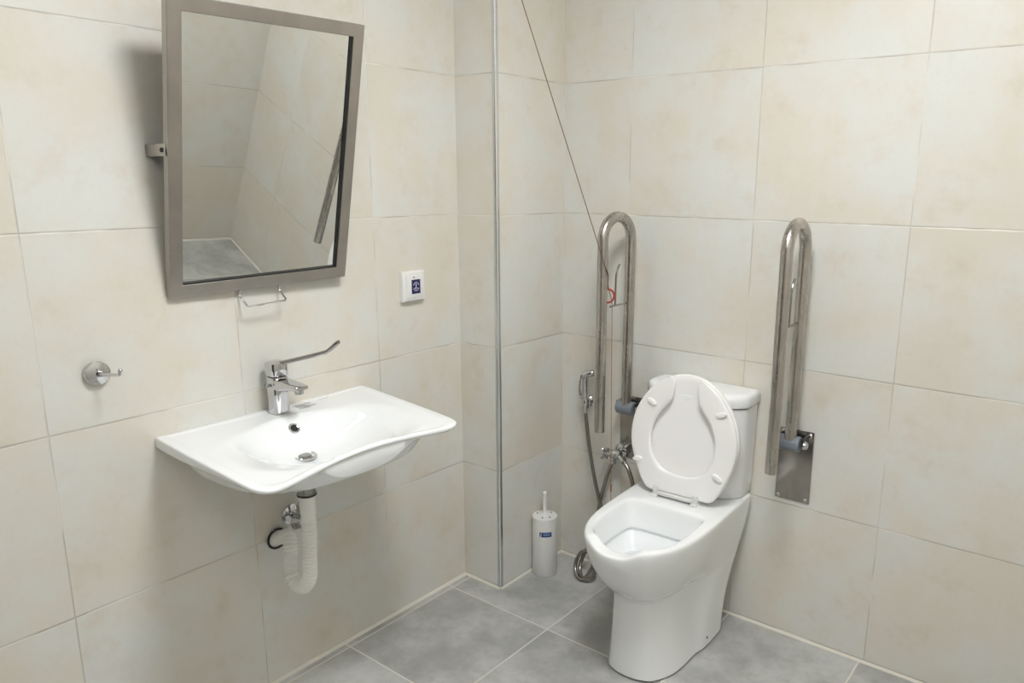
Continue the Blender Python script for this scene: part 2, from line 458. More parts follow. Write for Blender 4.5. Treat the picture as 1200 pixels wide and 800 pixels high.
# close along the wall: each ring is an open walk, joined back-right to back-left
loft(b, rings)
for vv in b.verts: vv.co -= Vector((0, BY, .70))
obj('basin_body', b, M['ceramic'], root, smooth=60)
# overflow ring
def top_pt(x, y): return Vector((x, y, rim_z(x) - depth(x, y) - .0018))
p = top_pt(.128, -1.145); e = .004
nx = Vector((top_pt(.128 + e, -1.145) - top_pt(.128 - e, -1.145))); ny = Vector((top_pt(.128, -1.145 + e) - top_pt(.128, -1.145 - e)))
nn = nx.cross(ny).normalized()
b = B(); lathe(b, [(.0155, -.002), (.0155, .002), (.0135, .0035), (.0105, .0025), (.010, -.001)], p - Vector((0, BY, .70)), nn, 32, caps=False); ofl = obj('overflow_ring', b, M['chrome'], root)
b = B(); lathe(b, [(.0101, .0005), (.0101, .0012)], p - Vector((0, BY, .70)), nn, 28); obj('overflow_opening', b, M['hole'], ofl)
# drain
p = top_pt(.200, -1.166)
b = B(); lathe(b, [(.032, -.003), (.032, .002), (.029, .0038), (.023, .002), (.022, -.006), (0, -.006)], p - Vector((0, BY, .70)), (0, 0, 1), 36); dr = obj('drain_ring', b, M['chrome'], root)
b = B(); lathe(b, [(.0195, -.004), (.0195, .001), (.016, .004), (0, .0055)], p - Vector((0, BY, .70)), (0, 0, 1), 36); obj('drain_plug', b, M['dchrome'], dr)
# printed label on the deck
def deck_bar(x0, y0, x1, y1):
    z = rim_z((x0 + x1) / 2) - depth((x0 + x1) / 2, (y0 + y1) / 2) - .0035
    b = B(); box(b, (x0, y0, z - .001), (x1, y1, z + .0022)); bmesh.ops.translate(b, verts=b.verts, vec=-Vector((0, BY, .70)))
    obj('printed_line', b, M['pale'], root, smooth=0, label='faint grey printed line')
for i in range(5): deck_bar(.035 + .008 * i, -1.085 + .003 * (i % 2), .038 + .008 * i, -1.028 - .010 * ((i * 2) % 3))
deck_bar(.030, -.995, .0325, -.962)

# ------------------------------------------------------------------ tap
fx, fy = .050, -1.136
root = empty('basin_mixer_tap', (fx, fy, .842), 'chrome single lever tap with long handle on the white basin', 'tap')
def sq_ring(z, w, d, x0=0, k=4, n=32):
    rg = []
    for i in range(n):
        a_ = 2 * PI * i / n; c_, s_ = math.cos(a_), math.sin(a_)
        f = (abs(c_) ** k + abs(s_) ** k) ** (-1 / k); rg.append((x0 + c_ * f * d, s_ * f * w, z))
    return rg
b = B(); loft(b, [sq_ring(-.001, .0255, .0255), sq_ring(.003, .0258, .0258), sq_ring(.005, .0240, .0240), sq_ring(.04, .0238, .0238), sq_ring(.102, .0242, .0242), sq_ring(.106, .0230, .0230)])
obj('tap_body', b, M['chrome'], root)
b = B(); loft(b, [sq_ring(.1065, .0225, .0225, 0, 2.4), sq_ring(.110, .0225, .0225, 0, 2.4)]); obj('collar', b, M['black'], root)
b = B(); loft(b, [sq_ring(.110, .0255, .0255, 0, 3), sq_ring(.112, .0268, .0268, 0, 3), sq_ring(.136, .0268, .0268, 0, 3), sq_ring(.145, .0255, .0255, 0, 3), sq_ring(.148, .019, .019, 0, 3)])
obj('lever_cap', b, M['chrome'], root)
# spout: tapering block
def yz_ring(x, w, z0, z1, r=.3, n=24):
    rg = []
    for i in range(n):
        a_ = 2 * PI * i / n; c_, s_ = math.cos(a_), math.sin(a_); f = (abs(c_) ** 5 + abs(s_) ** 5) ** (-1 / 5)
        rg.append((x, c_ * f * w, (z0 + z1) / 2 + s_ * f * (z1 - z0) / 2))
    return rg
b = B(); loft(b, [yz_ring(.010, .023, .068, .104), yz_ring(.05, .022, .076, .102), yz_ring(.09, .0205, .082, .099), yz_ring(.112, .0195, .084, .097), yz_ring(.117, .017, .086, .095)]); obj('spout', b, M['chrome'], root)
b = B(); lathe(b, [(.0125, .012), (.0125, .0), (.0115, -.010), (.0085, -.011)], (.100, 0, .083), (0, 0, 1), 24); obj('aerator', b, M['dchrome'], root)
# long care lever
b = B()
Pl = [(.015, .0, .141, .0090, .0070), (.045, .0, .147, .0085, .0062), (.10, .0, .157, .0085, .0056), (.19, .002, .173, .0088, .0055), (.226, .003, .180, .0092, .0057), (.246, .003, .189, .0098, .0062), (.272, .003, .204, .0102, .0062), (.281, .003, .209, .0088, .0050)]
rg = []
for i, (x, y, z, w, h_) in enumerate(Pl):
    q = Vector(Pl[min(i + 1, len(Pl) - 1)][:3]) - Vector(Pl[max(i - 1, 0)][:3]); q.normalize(); nrm = Vector((-q.z, 0, q.x))
    rr = []
    for k in range(16):
        a_ = 2 * PI * k / 16; c_, s_ = math.cos(a_), math.sin(a_); f = (abs(c_) ** 4 + abs(s_) ** 4) ** (-1 / 4)
        rr.append(Vector((x, y, z)) + Vector((0, 1, 0)) * c_ * f * w + nrm * s_ * f * h_)
    rg.append(rr)
bmesh_rot = Matrix.Rotation(math.radians(27), 3, 'Z'); ks = .187 / .283
rg = [[bmesh_rot @ Vector((q.x * ks, q.y, q.z)) for q in rr] for rr in rg]
loft(b, rg); obj('lever', b, M['dchrome'], root)
b = B(); lathe(b, [(.0045, 0), (.0045, .010), (.003, .011)], (.0, -.0265, .085), (0, -1, 0), 14); obj('pop_up_knob', b, M['dchrome'], root)

# ------------------------------------------------------------------ waste trap
root = empty('waste_trap', (0, -1.165, .38), 'white corrugated drain hose hanging under the basin', 'drain pipe')
ofs = Vector((0, -1.165, .38))
def w_(b):
    bmesh.ops.translate(b, verts=b.verts, vec=-ofs); return b
px_, py_ = .198, -1.166
b = B(); lathe(b, [(.027, .74), (.027, .708), (.0295, .706), (.0295, .700)], (px_, py_, 0), (0, 0, 1), 32); obj('tail_piece', w_(b), M['plastic'], root)
b = B(); lathe(b, [(.0305, .700), (.0305, .695), (.026, .695), (.026, .700)], (px_, py_, 0), (0, 0, 1), 32); obj('rubber_washer', w_(b), M['black'], root)
b = B(); lathe(b, [(.0240, .696), (.0240, .660), (.0255, .658), (.0255, .654)], (px_, py_, 0), (0, 0, 1), 32); obj('chrome_collar', w_(b), M['dchrome'], root, label='chrome collar')
b = B(); lathe(b, [(.0260, .655), (.0260, .650), (.020, .6485), (.020, .655)], (px_, py_, 0), (0, 0, 1), 32); obj('rubber_washer', w_(b), M['black'], root)
b = B(); lathe(b, [(.0205, .652), (.0205, .595), (.0185, .588), (.0185, .578)], (px_, py_, 0), (0, 0, 1), 32); obj('hose_cuff', w_(b), M['ribbed'], root)
path = smooth_path([(px_, py_, .584), (px_, py_ - .001, .53), (px_, py_ - .004, .49), (px_, py_ - .006, .45), (px_, py_ - .008, .42), (.189, py_ - .010, .392), (.165, py_ - .013, .371), (.136, py_ - .014, .374), (.116, py_ - .013, .398), (.112, py_ - .010, .430), (.108, py_ - .004, .464), (.090, py_ + .006, .487), (.058, py_ + .014, .482), (.032, py_ + .018, .468), (.006, py_ + .020, .456)], 12)
# arc-length resample so that the ribs are even
L = [0]
for p, q in zip(path, path[1:]): L.append(L[-1] + (q - p).length)
tot = L[-1]; NS = 700; res_ = []
j = 0
for i in range(NS + 1):
    s_ = tot * i / NS
    while j < len(L) - 2 and L[j + 1] < s_: j += 1
    f = (s_ - L[j]) / max(1e-9, L[j + 1] - L[j]); res_.append(path[j].lerp(path[j + 1], f))
ribs = tot / .0092
rad = [.0155 + .0046 * abs(math.sin(PI * ribs * i / NS)) ** .8 for i in range(NS + 1)]
b = B(); tube(b, res_, rad, 24); obj('corrugated_hose', w_(b), M['ribbed'], root, smooth=80)
b = B(); lathe(b, [(.026, .0005), (.026, .003), (.022, .006), (.0185, .006)], (0, py_ + .020, .455), (1, 0, 0), 32); obj('wall_collar', w_(b), M['ribbed'], root)
b = B(); tube(b, [(.005, py_ + .020 + .0285 * math.cos(a_), .455 + .0285 * math.sin(a_)) for a_ in [2 * PI * i / 40 for i in range(40)]], .0034, 8, closed=True); obj('wall_seal', w_(b), M['black'], root, label='black rubber ring')
b = B(); tube(b, smooth_path([(.006, py_ + .046, .462), (.018, py_ + .046, .484), (.022, py_ + .034, .500), (.020, py_ + .016, .502), (.010, py_ + .004, .486)], 6), .0014, 8); obj('wire_clip', w_(b), M['chrome'], root)

# ------------------------------------------------------------------ angle stop valve
root = empty('angle_stop_valve', (0, -1.092, .511), 'small round chrome shut-off valve on wall beneath the basin', 'valve')
b = B(); lathe(b, [(.031, 0), (.031, .003), (.024, .008), (.012, .010), (.010, .012), (.010, .055)], (0, 0, 0), (1, 0, 0), 32); obj('rosette', b, M['chrome'], root)
b = B(); lathe(b, [(.0, .044), (.014, .046), (.014, .066), (0, .068)], (0, 0, 0), (1, 0, 0), 24); lathe(b, [(.009, .0), (.009, .034), (.0105, .034), (.0105, .046)], (.056, 0, .008), (0, 0, 1), 20); obj('valve_body', b, M['chrome'], root)
b = B(); lathe(b, [(.007, .0), (.007, .016), (.018, .018), (.020, .024), (.018, .034), (.0, .036)], (.056, 0, 0), (.35, -.93, 0), 8); obj('handle', b, M['chrome'], root)
b = B(); tube(b, smooth_path([(.056, .0, .052), (.054, .002, .09), (.046, -.008, .15), (.040, -.018, .20), (.040, -.022, .235)], 8), .0058, 12); obj('supply_hose', b, M['darkmetal'], root)
b = B(); tube(b, smooth_path([(.066, .012, .044), (.072, .01, .09), (.064, .002, .16), (.060, -.006, .20), (.055, -.01, .235)], 8), .0026, 8); obj('pull_rod', b, M['darkmetal'], root)

# ------------------------------------------------------------------ toilet
TX = .802; TR = math.radians(2.2)
root = empty('toilet', (TX, 0, 0), 'white close coupled toilet with seat and lid raised', 'toilet', rot=(0, 0, TR))
def ring_from_half(h, z):
    """h: right half outline from back centre to front centre; mirrored to a full ring"""
    full = list(h) + [(-x, y) for x, y in h[-2:0:-1]]
    zz = z if isinstance(z, (list, tuple)) else [z] * len(h)
    zf = list(zz) + list(zz[-2:0:-1])
    return [Vector((x, y, q)) for (x, y), q in zip(full, zf)]
def front_fine(fr):
    (x6, y6), (x7, y7) = fr[-2], fr[-1]
    mid = [(x6 * f, y7 + (y6 - y7) * f ** 2.3) for f in (.80, .45)]
    return fr[:-1] + mid + [fr[-1]]
def half(yb, hb, front):
    front = front_fine(front)
    return [(0, yb), (hb * .55, yb), (hb * .90, yb), (hb, yb - .010), (hb, yb - .05)] + front
levels = [
    # z, back y, rear half-width, front points (q5..q10)
    (.0005, -.105, .136, [(.136, -.20), (.135, -.265), (.122, -.285), (.123, -.36), (.115, -.44), (.080, -.501), (.0, -.527)]),
    (.006, -.105, .136, [(.136, -.20), (.135, -.265), (.122, -.285), (.123, -.36), (.115, -.44), (.080, -.501), (.0, -.527)]),
    (.05, -.104, .135, [(.135, -.20), (.133, -.265), (.118, -.285), (.117, -.36), (.109, -.44), (.073, -.503), (.0, -.528)]),
    (.14, -.092, .138, [(.138, -.20), (.134, -.265), (.113, -.288), (.110, -.36), (.103, -.44), (.069, -.500), (.0, -.525)]),
    (.22, -.070, .146, [(.146, -.19), (.140, -.250), (.114, -.290), (.106, -.36), (.098, -.44), (.066, -.500), (.0, -.524)]),
    (.262, -.056, .152, [(.152, -.18), (.147, -.240), (.122, -.295), (.105, -.365), (.097, -.44), (.066, -.500), (.0, -.525)]),
    (.272, -.053, .153, [(.153, -.18), (.148, -.240), (.125, -.295), (.107, -.365), (.099, -.442), (.067, -.504), (.0, -.529)]),
    (.282, -.049, .154, [(.154, -.18), (.150, -.240), (.131, -.300), (.118, -.370), (.109, -.455), (.074, -.522), (.0, -.548)]),
    (.310, -.040, .158, [(.158, -.18), (.155, -.245), (.146, -.310), (.138, -.390), (.122, -.480), (.082, -.545), (.0, -.578)]),
    (.360, -.026, .166, [(.165, -.18), (.164, -.250), (.161, -.325), (.156, -.415), (.137, -.508), (.092, -.580), (.0, -.614)]),
    (.410, -.016, .172, [(.171, -.18), (.171, -.255), (.171, -.335), (.167, -.430), (.146, -.527), (.100, -.602), (.0, -.635)]),
    (.450, -.012, .176, [(.176, -.18), (.176, -.255), (.176, -.340), (.172, -.438), (.151, -.537), (.106, -.610), (.0, -.641)]),
    (.468, -.012, .177, [(.177, -.18), (.177, -.255), (.177, -.340), (.173, -.440), (.152, -.539), (.107, -.612), (.0, -.642)]),
]
ZR = .475
rings = []
for z, yb, hb, fr in levels:
    h = half(yb, hb, fr)
    zz = [z] * len(h)
    if z > .44:   # the lowered front lip
        zz[-1] = z - .019; zz[-2] = z - .018; zz[-3] = z + .005; zz[-4] = z + .004
    rings.append(ring_from_half(h, zz))
h = half(-.014, .174, [(.174, -.18), (.174, -.255), (.173, -.340), (.169, -.438), (.148, -.535), (.103, -.607), (.0, -.637)])
zz = [ZR] * len(h); zz[-1] = ZR - .022; zz[-2] = ZR - .021; zz[-3] = ZR + .008; zz[-4] = ZR + .005
rings.append(ring_from_half(h, zz))
# towards the opening: the inner rings start behind the seat hinges
def inner(yb, hb, y5, pts):
    return [(0, yb), (hb * .45, yb), (hb * .80, yb - .002), (hb * .95, yb - .012), (hb, yb - .035)] + pts
def iring(hb, yb, yf, z, lip=0.0):
    k = hb / .132
    ys = lambda t: yb + (yf - yb) * t
    h = inner(yb, hb, 0, [(hb * 1.005, ys(.22)), (hb * 1.005, ys(.36)), (hb, ys(.50)), (hb * .98, ys(.64)), (hb * .90, ys(.80))] + front_fine([(hb * .66, ys(.935)), (0, ys(1.0))]))
    zz = [z] * len(h); zz[-1] = z - lip; zz[-2] = z - lip; zz[-3] = z + lip * .35; zz[-4] = z + lip * .2
    return ring_from_half(h, zz)
rings.append(iring(.148, -.250, -.614, ZR + .0005, .021))
rings.append(iring(.137, -.286, -.604, ZR - .0005, .021))
rings.append(iring(.133, -.293, -.598, ZR - .008, .017))
rings.append(iring(.128, -.303, -.592, .430, .006))
rings.append(iring(.119, -.316, -.586, .392))
rings.append(iring(.120, -.315, -.588, .386))
rings.append(iring(.128, -.308, -.606, .384))
rings.append(iring(.126, -.310, -.602, .376))
rings.append(iring(.112, -.330, -.578, .345))
rings.append(iring(.090, -.350, -.540, .300))
rings.append(iring(.060, -.370, -.490, .262))
rings.append(iring(.020, -.400, -.440, .252))
b = B(); loft(b, rings)
o = obj('bowl', b, M['toiletc'], root, sub=3)
# water
b = B(); rg = iring(.100, -.338, -.562, .322); b.faces.new([b.verts.new(p) for p in rg]); obj('water', b, M['water'], root, smooth=0)
# fixing bolts at the foot
for sx_ in (-1, 1):
    b = B(); lathe(b, [(.0045, -.004), (.0045, .0012), (0, .002)], (sx_ * .1335, -.236, .036), (sx_, -.06, .05), 14); obj('fixing_bolt', b, M['black'], root)
# tank
def tank_ring(hw, yb, ys, yc, z, n=9):
    """flat back, short sides, bowed front"""
    h = [(0, yb), (hw * .6, yb), (hw - .008, yb), (hw, yb - .008), (hw, (yb + ys) / 2), (hw, ys + .012), (hw * .985, ys - .004), (hw * .90, ys - .020)]
    for f in (.7, .45, .2, 0): h.append((hw * f, yc + (ys - .030 - yc) * (f / .9) ** 2.2))
    return ring_from_half(h, z)
b = B()
loft(b, [tank_ring(.160, -.018, -.092, -.150, .4755), tank_ring(.166, -.015, -.096, -.160, .482), tank_ring(.169, -.014, -.100, -.166, .52), tank_ring(.172, -.013, -.104, -.172, .72), tank_ring(.173, -.013, -.105, -.174, .780)])
obj('tank', b, M['toiletc'], root, smooth=40)
b = B(); loft(b, [tank_ring(.167, -.016, -.098, -.166, .7805), tank_ring(.167, -.016, -.098, -.166, .7835)]); obj('tank_gasket', b, M['black'], root, smooth=40)
b = B()
loft(b, [tank_ring(.171, -.012, -.105, -.172, .783), tank_ring(.1775, -.010, -.110, -.179, .786), tank_ring(.179, -.009, -.112, -.181, .794), tank_ring(.179, -.009, -.112, -.181, .813), tank_ring(.176, -.010, -.110, -.178, .822), tank_ring(.168, -.015, -.104, -.170, .8265), tank_ring(.150, -.025, -.092, -.155, .828)])
obj('tank_lid', b, M['toiletc'], root, smooth=50)
# black joint under the tank
b = B(); loft(b, [tank_ring(.157, -.019, -.090, -.148, .4735), tank_ring(.157, -.019, -.090, -.148, .4765)]); obj('tank_seal', b, M['black'], root, smooth=40)

# raised seat and lid: built in their own plane (s, t) and leaned back
SEATX = .003
lean = math.radians(4.5)
def seat_mat(off):
    yb = -.212 + off
    U = Vector((1, 0, 0)); Tv = Vector((0, math.sin(lean), math.cos(lean))); Nv = U.cross(Tv)   # Nv towards -y
    m_ = Matrix((U, Tv, Nv)).transposed().to_4x4(); m_.translation = Vector((SEATX, yb, .4905)); return m_
OUTL = [(0, 0), (.085, .0), (.108, .001), (.123, .012), (.142, .042), (.162, .085), (.177, .130), (.183, .172), (.180, .218), (.168, .262), (.146, .304), (.114, .345), (.078, .372), (.040, .388), (0, .393)]
def closed_outline(pts, n=5):
    full = pts + [(-x, t) for x, t in pts[-2:0:-1]]
    P = [Vector((x, t, 0)) for x, t in full]; out = []
    N = len(P)
    for i in range(N):
        p0, p1, p2, p3 = P[(i - 1) % N], P[i], P[(i + 1) % N], P[(i + 2) % N]
        for k in range(n):
            t = k / n; t2 = t * t; t3 = t2 * t
            out.append(.5 * ((2 * p1) + (p2 - p0) * t + (2 * p0 - 5 * p1 + 4 * p2 - p3) * t2 + (3 * p1 - p0 - 3 * p2 + p3) * t3))
    return out
# lid (behind)
oc = closed_outline(OUTL); ctr = Vector((0, .19, 0))
b = B(); rgs = []
for sc_, z in ((.955, -.012), (.985, -.0105), (.99, -.006), (.99, .001), (.985, .005), (.975, .0062), (.90, .0050), (.6, .0035), (.25, .003)):
    rgs.append([ctr + (p - ctr) * sc_ + Vector((0, 0, z)) for p in oc])
loft(b, rgs); bmesh.ops.transform(b, matrix=seat_mat(.0105), verts=b.verts); obj('seat_lid', b, M['seat'], root, smooth=50)
# open-front seat: walk from one tip round the hinge end to the other tip
INN = [(0, .066), (.045, .071), (.080, .091), (.103, .128), (.111, .172), (.106, .212), (.091, .250), (.065, .284), (.050, .303), (.044, .322), (.041, .345)]
half_o = smooth_path([(x, t, 0) for x, t in OUTL[:-2]] + [(.056, .3835, 0)], 4)
half_i = smooth_path([(x, t, 0) for x, t in INN] + [(.040, .368, 0)], 5)
def resample(P, n):
    L = [0]
    for p, q in zip(P, P[1:]): L.append(L[-1] + (q - p).length)
    out = []; j = 0
    for i in range(n + 1):
        s_ = L[-1] * i / n
        while j < len(L) - 2 and L[j + 1] < s_: j += 1
        out.append(P[j].lerp(P[j + 1], (s_ - L[j]) / max(1e-9, L[j + 1] - L[j])))
    return out
ho, hi_ = resample(half_o, 40), resample(half_i, 40)
so = [Vector((-p.x, p.y, 0)) for p in ho[:0:-1]] + ho; si = [Vector((-p.x, p.y, 0)) for p in hi_[:0:-1]] + hi_
b = B(); rgs = []
N = len(so)
for i, (o_, n_) in enumerate(zip(so, si)):
    e = min(i, N - 1 - i); k = 1.0
    hz = .0085
    rr = []
    for f, z in ((0, 0), (.012, .6), (.05, .95), (.14, 1.0), (.5, 1.0), (.86, 1.0), (.95, .9), (.99, .5), (1, 0), (.99, -.5), (.95, -.85), (.5, -.9), (.05, -.85), (.012, -.5)):
        rr.append(o_.lerp(n_, f) + Vector((0, 0, hz * z)))
    rgs.append(rr)
loft(b, rgs)
# round the two tips with a half-disc cap
bmesh.ops.transform(b, matrix=seat_mat(-.011), verts=b.verts); st = obj('seat_ring', b, M['seat'], root, smooth=55)
for s_, t_, rot in ((-.112, .292, -.5), (.126, .290, .2), (-.150, .094, .2), (.130, .090, -.5)):
    b = B()
    mt = seat_mat(-.011) @ Matrix.Translation((s_, t_, .0085)) @ Matrix.Rotation(rot, 4, 'Z')
    rgs = []
    for sc_, z in ((1, -.001), (1, .004), (.92, .0062), (.70, .0072)):
        rgs.append([Vector((.0175 * sc_ * math.cos(2 * PI * k / 24), .0085 * sc_ * math.sin(2 * PI * k / 24), z)) for k in range(24)])
    loft(b, rgs); bmesh.ops.transform(b, matrix=mt, verts=b.verts); obj('bumper', b, M['seat'], st)
# hinges
for s_ in (-.073, .067):
    b = B(); rbox(b, (s_ - .010, -.250, .474), (s_ + .010, -.206, .485), .003, 2); rbox(b, (s_ - .009, -.240, .480), (s_ + .009, -.212, .510), .004, 2)
    hg = obj('hinge', b, M['clearp'], root)
    b = B(); lathe(b, [(.0125, 0), (.0125, .004), (.010, .006), (0, .0065)], (s_, -.226, .4745), (0, 0, 1), 20); obj('hinge_foot', b, M['clearp'], hg)
b = B(); rbox(b, (-.064, -.243, .4835), (.058, -.231, .4945), .003, 2); obj('hinge_rod', b, M['clearp'], root)

# ------------------------------------------------------------------ fold-up grab bars
BARS = []
def grab_bar(x, dx, label):
    root = empty('grab_bar', (x, 0, .595), label, 'grab bar', 'fold-up grab bars beside the toilet')
    y1, y2, zt, zb = -.058, -.203, 1.360, .633
    rr = (y1 - y2) / 2; yc = (y1 + y2) / 2; z0 = .595
    P = [(0, y1, .700 - z0)] + [(0, y1, .70 - z0 + .05 * i) for i in range(1, 10)]
    P += [(dx * (1 - math.cos(a_)) / 2, yc + rr * math.cos(a_), zt - rr - z0 + rr * math.sin(a_)) for a_ in [PI * i / 24 for i in range(25)]]
    P += [(dx, y2, zt - rr - z0 - (zt - rr - zb) * i / 10) for i in range(1, 11)]
    b = B(); tube(b, P, .0178, 28); obj('rail', b, M['steel'], root)
    b = B(); rbox(b, (-.056, -.005, .478 - z0), (.056, 0, .716 - z0), .002, 2); pl = obj('wall_plate', b, M['plate'], root)
    for sx_ in (-.044, .044):
        for zz in (.490, .704):
            b = B(); lathe(b, [(.0065, 0), (.0062, .002), (.0035, .0042), (0, .0046)], (sx_, -.005, zz - z0), (0, -1, 0), 14); obj('screw', b, M['chrome'], pl)
    b = B(); lathe(b, [(.0, -.034), (.022, -.034), (.0245, -.031), (.0245, .031), (.022, .034), (0, .034)], (-.003, -.054, .686 - z0), (1, 0, 0), 32); obj('pivot_sleeve', b, M['grey'], root, label='blue grey plastic sleeve')
    for sx_ in (-.041, .036):
        b = B(); 
        rbox(b, (sx_, -.062, .672 - z0), (sx_ + .005, -.004, .708 - z0), .0018, 2); obj('hinge_lug', b, M['darkmetal'], root)
    b = B(); lathe(b, [(.013, .0), (.013, .006), (.010, .011), (.005, .0135), (0, .014)], (.041, -.054, .686 - z0), (1, 0, 0), 20); obj('pivot_cap', b, M['chrome'], root)
    # roll holder rod
    b = B(); tube(b, [(0, y1 - .014, 1.068 - z0), (0, y1 - .05, 1.067 - z0), (0, y1 - .118, 1.066 - z0)], .0034, 10)
    ho_ = obj('roll_holder', b, M['dchrome'], root)
    b = B(); tube(b, smooth_path([(0, y1 - .088, 1.067 - z0), (0, y1 - .088, 1.10 - z0), (0, y1 - .086, 1.165 - z0), (0, y1 - .080, 1.185 - z0), (0, y1 - .066, 1.203 - z0)], 5), .0036, 10); obj('retaining_arm', b, M['dchrome'], ho_)
    return root
grab_bar(.507, -.016, 'steel fold-up grab bar with pull cord, left of the toilet')
grab_bar(1.106, 0.0, 'steel fold-up grab bar standing clear, right of the toilet')

# ------------------------------------------------------------------ pull cord
top = Vector((.345, -.440, 1.995)); ringp = Vector((.506, -.226, 1.23))
d = (top - ringp); cl = ringp + d * ((H - ringp.z) / d.z)
root = empty('pull_cord', (cl.x, cl.y, H), 'thin emergency pull cord with red ring caught on left grab bar', 'pull cord')
def at(b): bmesh.ops.translate(b, verts=b.verts, vec=-Vector((cl.x, cl.y, H))); return b
b = B(); rbox(b, (cl.x - .04, cl.y - .04, H - .03), (cl.x + .04, cl.y + .04, H), .006, 2); obj('ceiling_switch', at(b), M['plastic'], root)
b = B(); tube(b, [cl, ringp] + smooth_path([(.5115, -.219, 1.205), (.509, -.195, 1.175), (.496, -.176, 1.150), (.494, -.170, 1.128), (.503, -.164, 1.09), (.505, -.162, 1.071)], 4), .0014, 8); obj('cord', at(b), M['cord'], root)
b = B(); cr = Vector((.490, -.168, 1.100))
tube(b, [cr + (Vector((.80, .60, 0)) * math.cos(a_) + Vector((0, 0, 1)) * math.sin(a_)) * .0225 for a_ in [2 * PI * i / 40 for i in range(40)]], .0034, 10, closed=True); obj('red_ring', at(b), M['red'], root, label='red plastic ring')
b = B(); lathe(b, [(.0015, .014), (.005, .010), (.006, 0), (.004, -.004)], cr + Vector((-.001, -.001, .024)), (0, 0, 1), 14); obj('knot', at(b), M['red'], root)
b = B(); tube(b, smooth_path([(.505, -.160, 1.071), (.507, -.163, 1.0), (.512, -.162, .7), (.515, -.160, .50), (.518, -.160, .34)], 6), .0012, 8); obj('hanging_cord', at(b), M['orange'], root)
b = B(); lathe(b, [(.0, .0), (.003, .004), (.0035, .03), (.0, .034)], (.5165, -.160, .40), (0, 0, 1), 12); obj('knot', at(b), M['orange'], root)

# ------------------------------------------------------------------ bidet sprayer and its valve
root = empty('bidet_sprayer', (.300, 0, .662), 'chrome hand bidet sprayer in wall holder left of the grab bar', 'bidet sprayer')
O = Vector((.300, 0, .662))
def bs(b): bmesh.ops.translate(b, verts=b.verts, vec=-O); return b
b = B(); lathe(b, [(.026, 0), (.026, .003), (.021, .009), (.011, .011), (.010, .030)], (.300, 0, .662), (0, -1, 0), 32); lathe(b, [(.0175, -.018), (.019, -.014), (.019, .010), (.0165, .016)], (.318, -.040, .668), (0, 0, 1), 24); obj('holder', bs(b), M['chrome'], root)
b = B(); tube(b, smooth_path([(.320, -.042, .628), (.320, -.042, .66), (.319, -.044, .70), (.319, -.046, .75), (.320, -.048, .772)], 6), [.0085] * 7 + [.0105] * 9 + [.0115] * 9, 18)
obj('spray_body', bs(b), M['chrome'], root)
b = B(); dv = Vector((.88, .38, .30)).normalized(); lathe(b, [(.011, -.010), (.0135, -.004), (.0135, .028), (.0115, .034), (0, .035)], (.321, -.049, .776), dv, 24); obj('spray_head', bs(b), M['chrome'], root)
b = B(); tube(b, smooth_path([(.312, -.058, .776), (.308, -.064, .750), (.307, -.066, .715), (.310, -.062, .700)], 5), [.004] * 16, 10); obj('trigger', bs(b), M['chrome'], root)
hp = [(.320, -.042, .628), (.330, -.046, .58), (.345, -.052, .513), (.371, -.055, .40), (.402, -.060, .305), (.424, -.060, .241), (.428, -.075, .17), (.425, -.10, .11), (.415, -.125, .055), (.395, -.142, .016), (.362, -.138, .010), (.338, -.120, .030), (.335, -.105, .062), (.352, -.095, .092), (.385, -.092, .098), (.420, -.105, .070), (.425, -.125, .028), (.400, -.140, .0115), (.372, -.128, .012), (.350, -.105, .035), (.352, -.085, .075), (.372, -.070, .13), (.392, -.060, .21), (.400, -.055, .29), (.412, -.050, .35), (.428, -.048, .41), (.443, -.047, .455), (.449, -.046, .478)]
b = B(); tube(b, smooth_path(hp, 8), .0072, 14); obj('flexible_hose', bs(b), M['hose'], root)

root = empty('tee_valve', (.437, 0, .490), 'chrome tee valve with cross handle below the left grab bar', 'valve')
O2 = Vector((.437, 0, .490))
def tv(b): bmesh.ops.translate(b, verts=b.verts, vec=-O2); return b
b = B(); lathe(b, [(.028, 0), (.028, .003), (.020, .009), (.011, .011), (.011, .05)], (.455, 0, .497), (0, -1, 0), 32); obj('rosette', tv(b), M['chrome'], root)
b = B(); lathe(b, [(0, -.022), (.0135, -.022), (.0155, -.018), (.0155, .018), (.0135, .024), (.0, .024)], (.462, -.052, .500), (1, 0, 0), 24); lathe(b, [(.011, 0), (.011, -.022), (.0125, -.022), (.0125, -.034), (.009, -.036)], (.450, -.050, .495), (-.1, 0, 1), 20)
lathe(b, [(.010, 0), (.010, .020), (.0125, .020), (.0125, .034), (.009, .036)], (.478, -.054, .499), (.85, -.2, -.45), 20); obj('valve_body', tv(b), M['chrome'], root)
b = B()
hc = Vector((.424, -.062, .497)); lathe(b, [(.0, -.012), (.009, -.010), (.009, .024)], hc, (1, .1, 0), 18)
for a_ in (.5, .5 + PI / 2, .5 + PI, .5 + 3 * PI / 2):
    tube(b, [hc, hc + Vector((0, math.cos(a_), math.sin(a_))) * .024], [.0055, .0065], 12)
obj('cross_handle', tv(b), M['chrome'], root)
b = B(); tube(b, smooth_path([(.505, -.060, .482), (.528, -.066, .462), (.548, -.072, .425), (.566, -.080, .375), (.580, -.086, .325), (.590, -.085, .295), (.599, -.078, .315), (.603, -.070, .40), (.605, -.065, .49), (.612, -.062, .515), (.632, -.060, .52)], 8), .0075, 14); obj('supply_hose', tv(b), M['hose'], root)

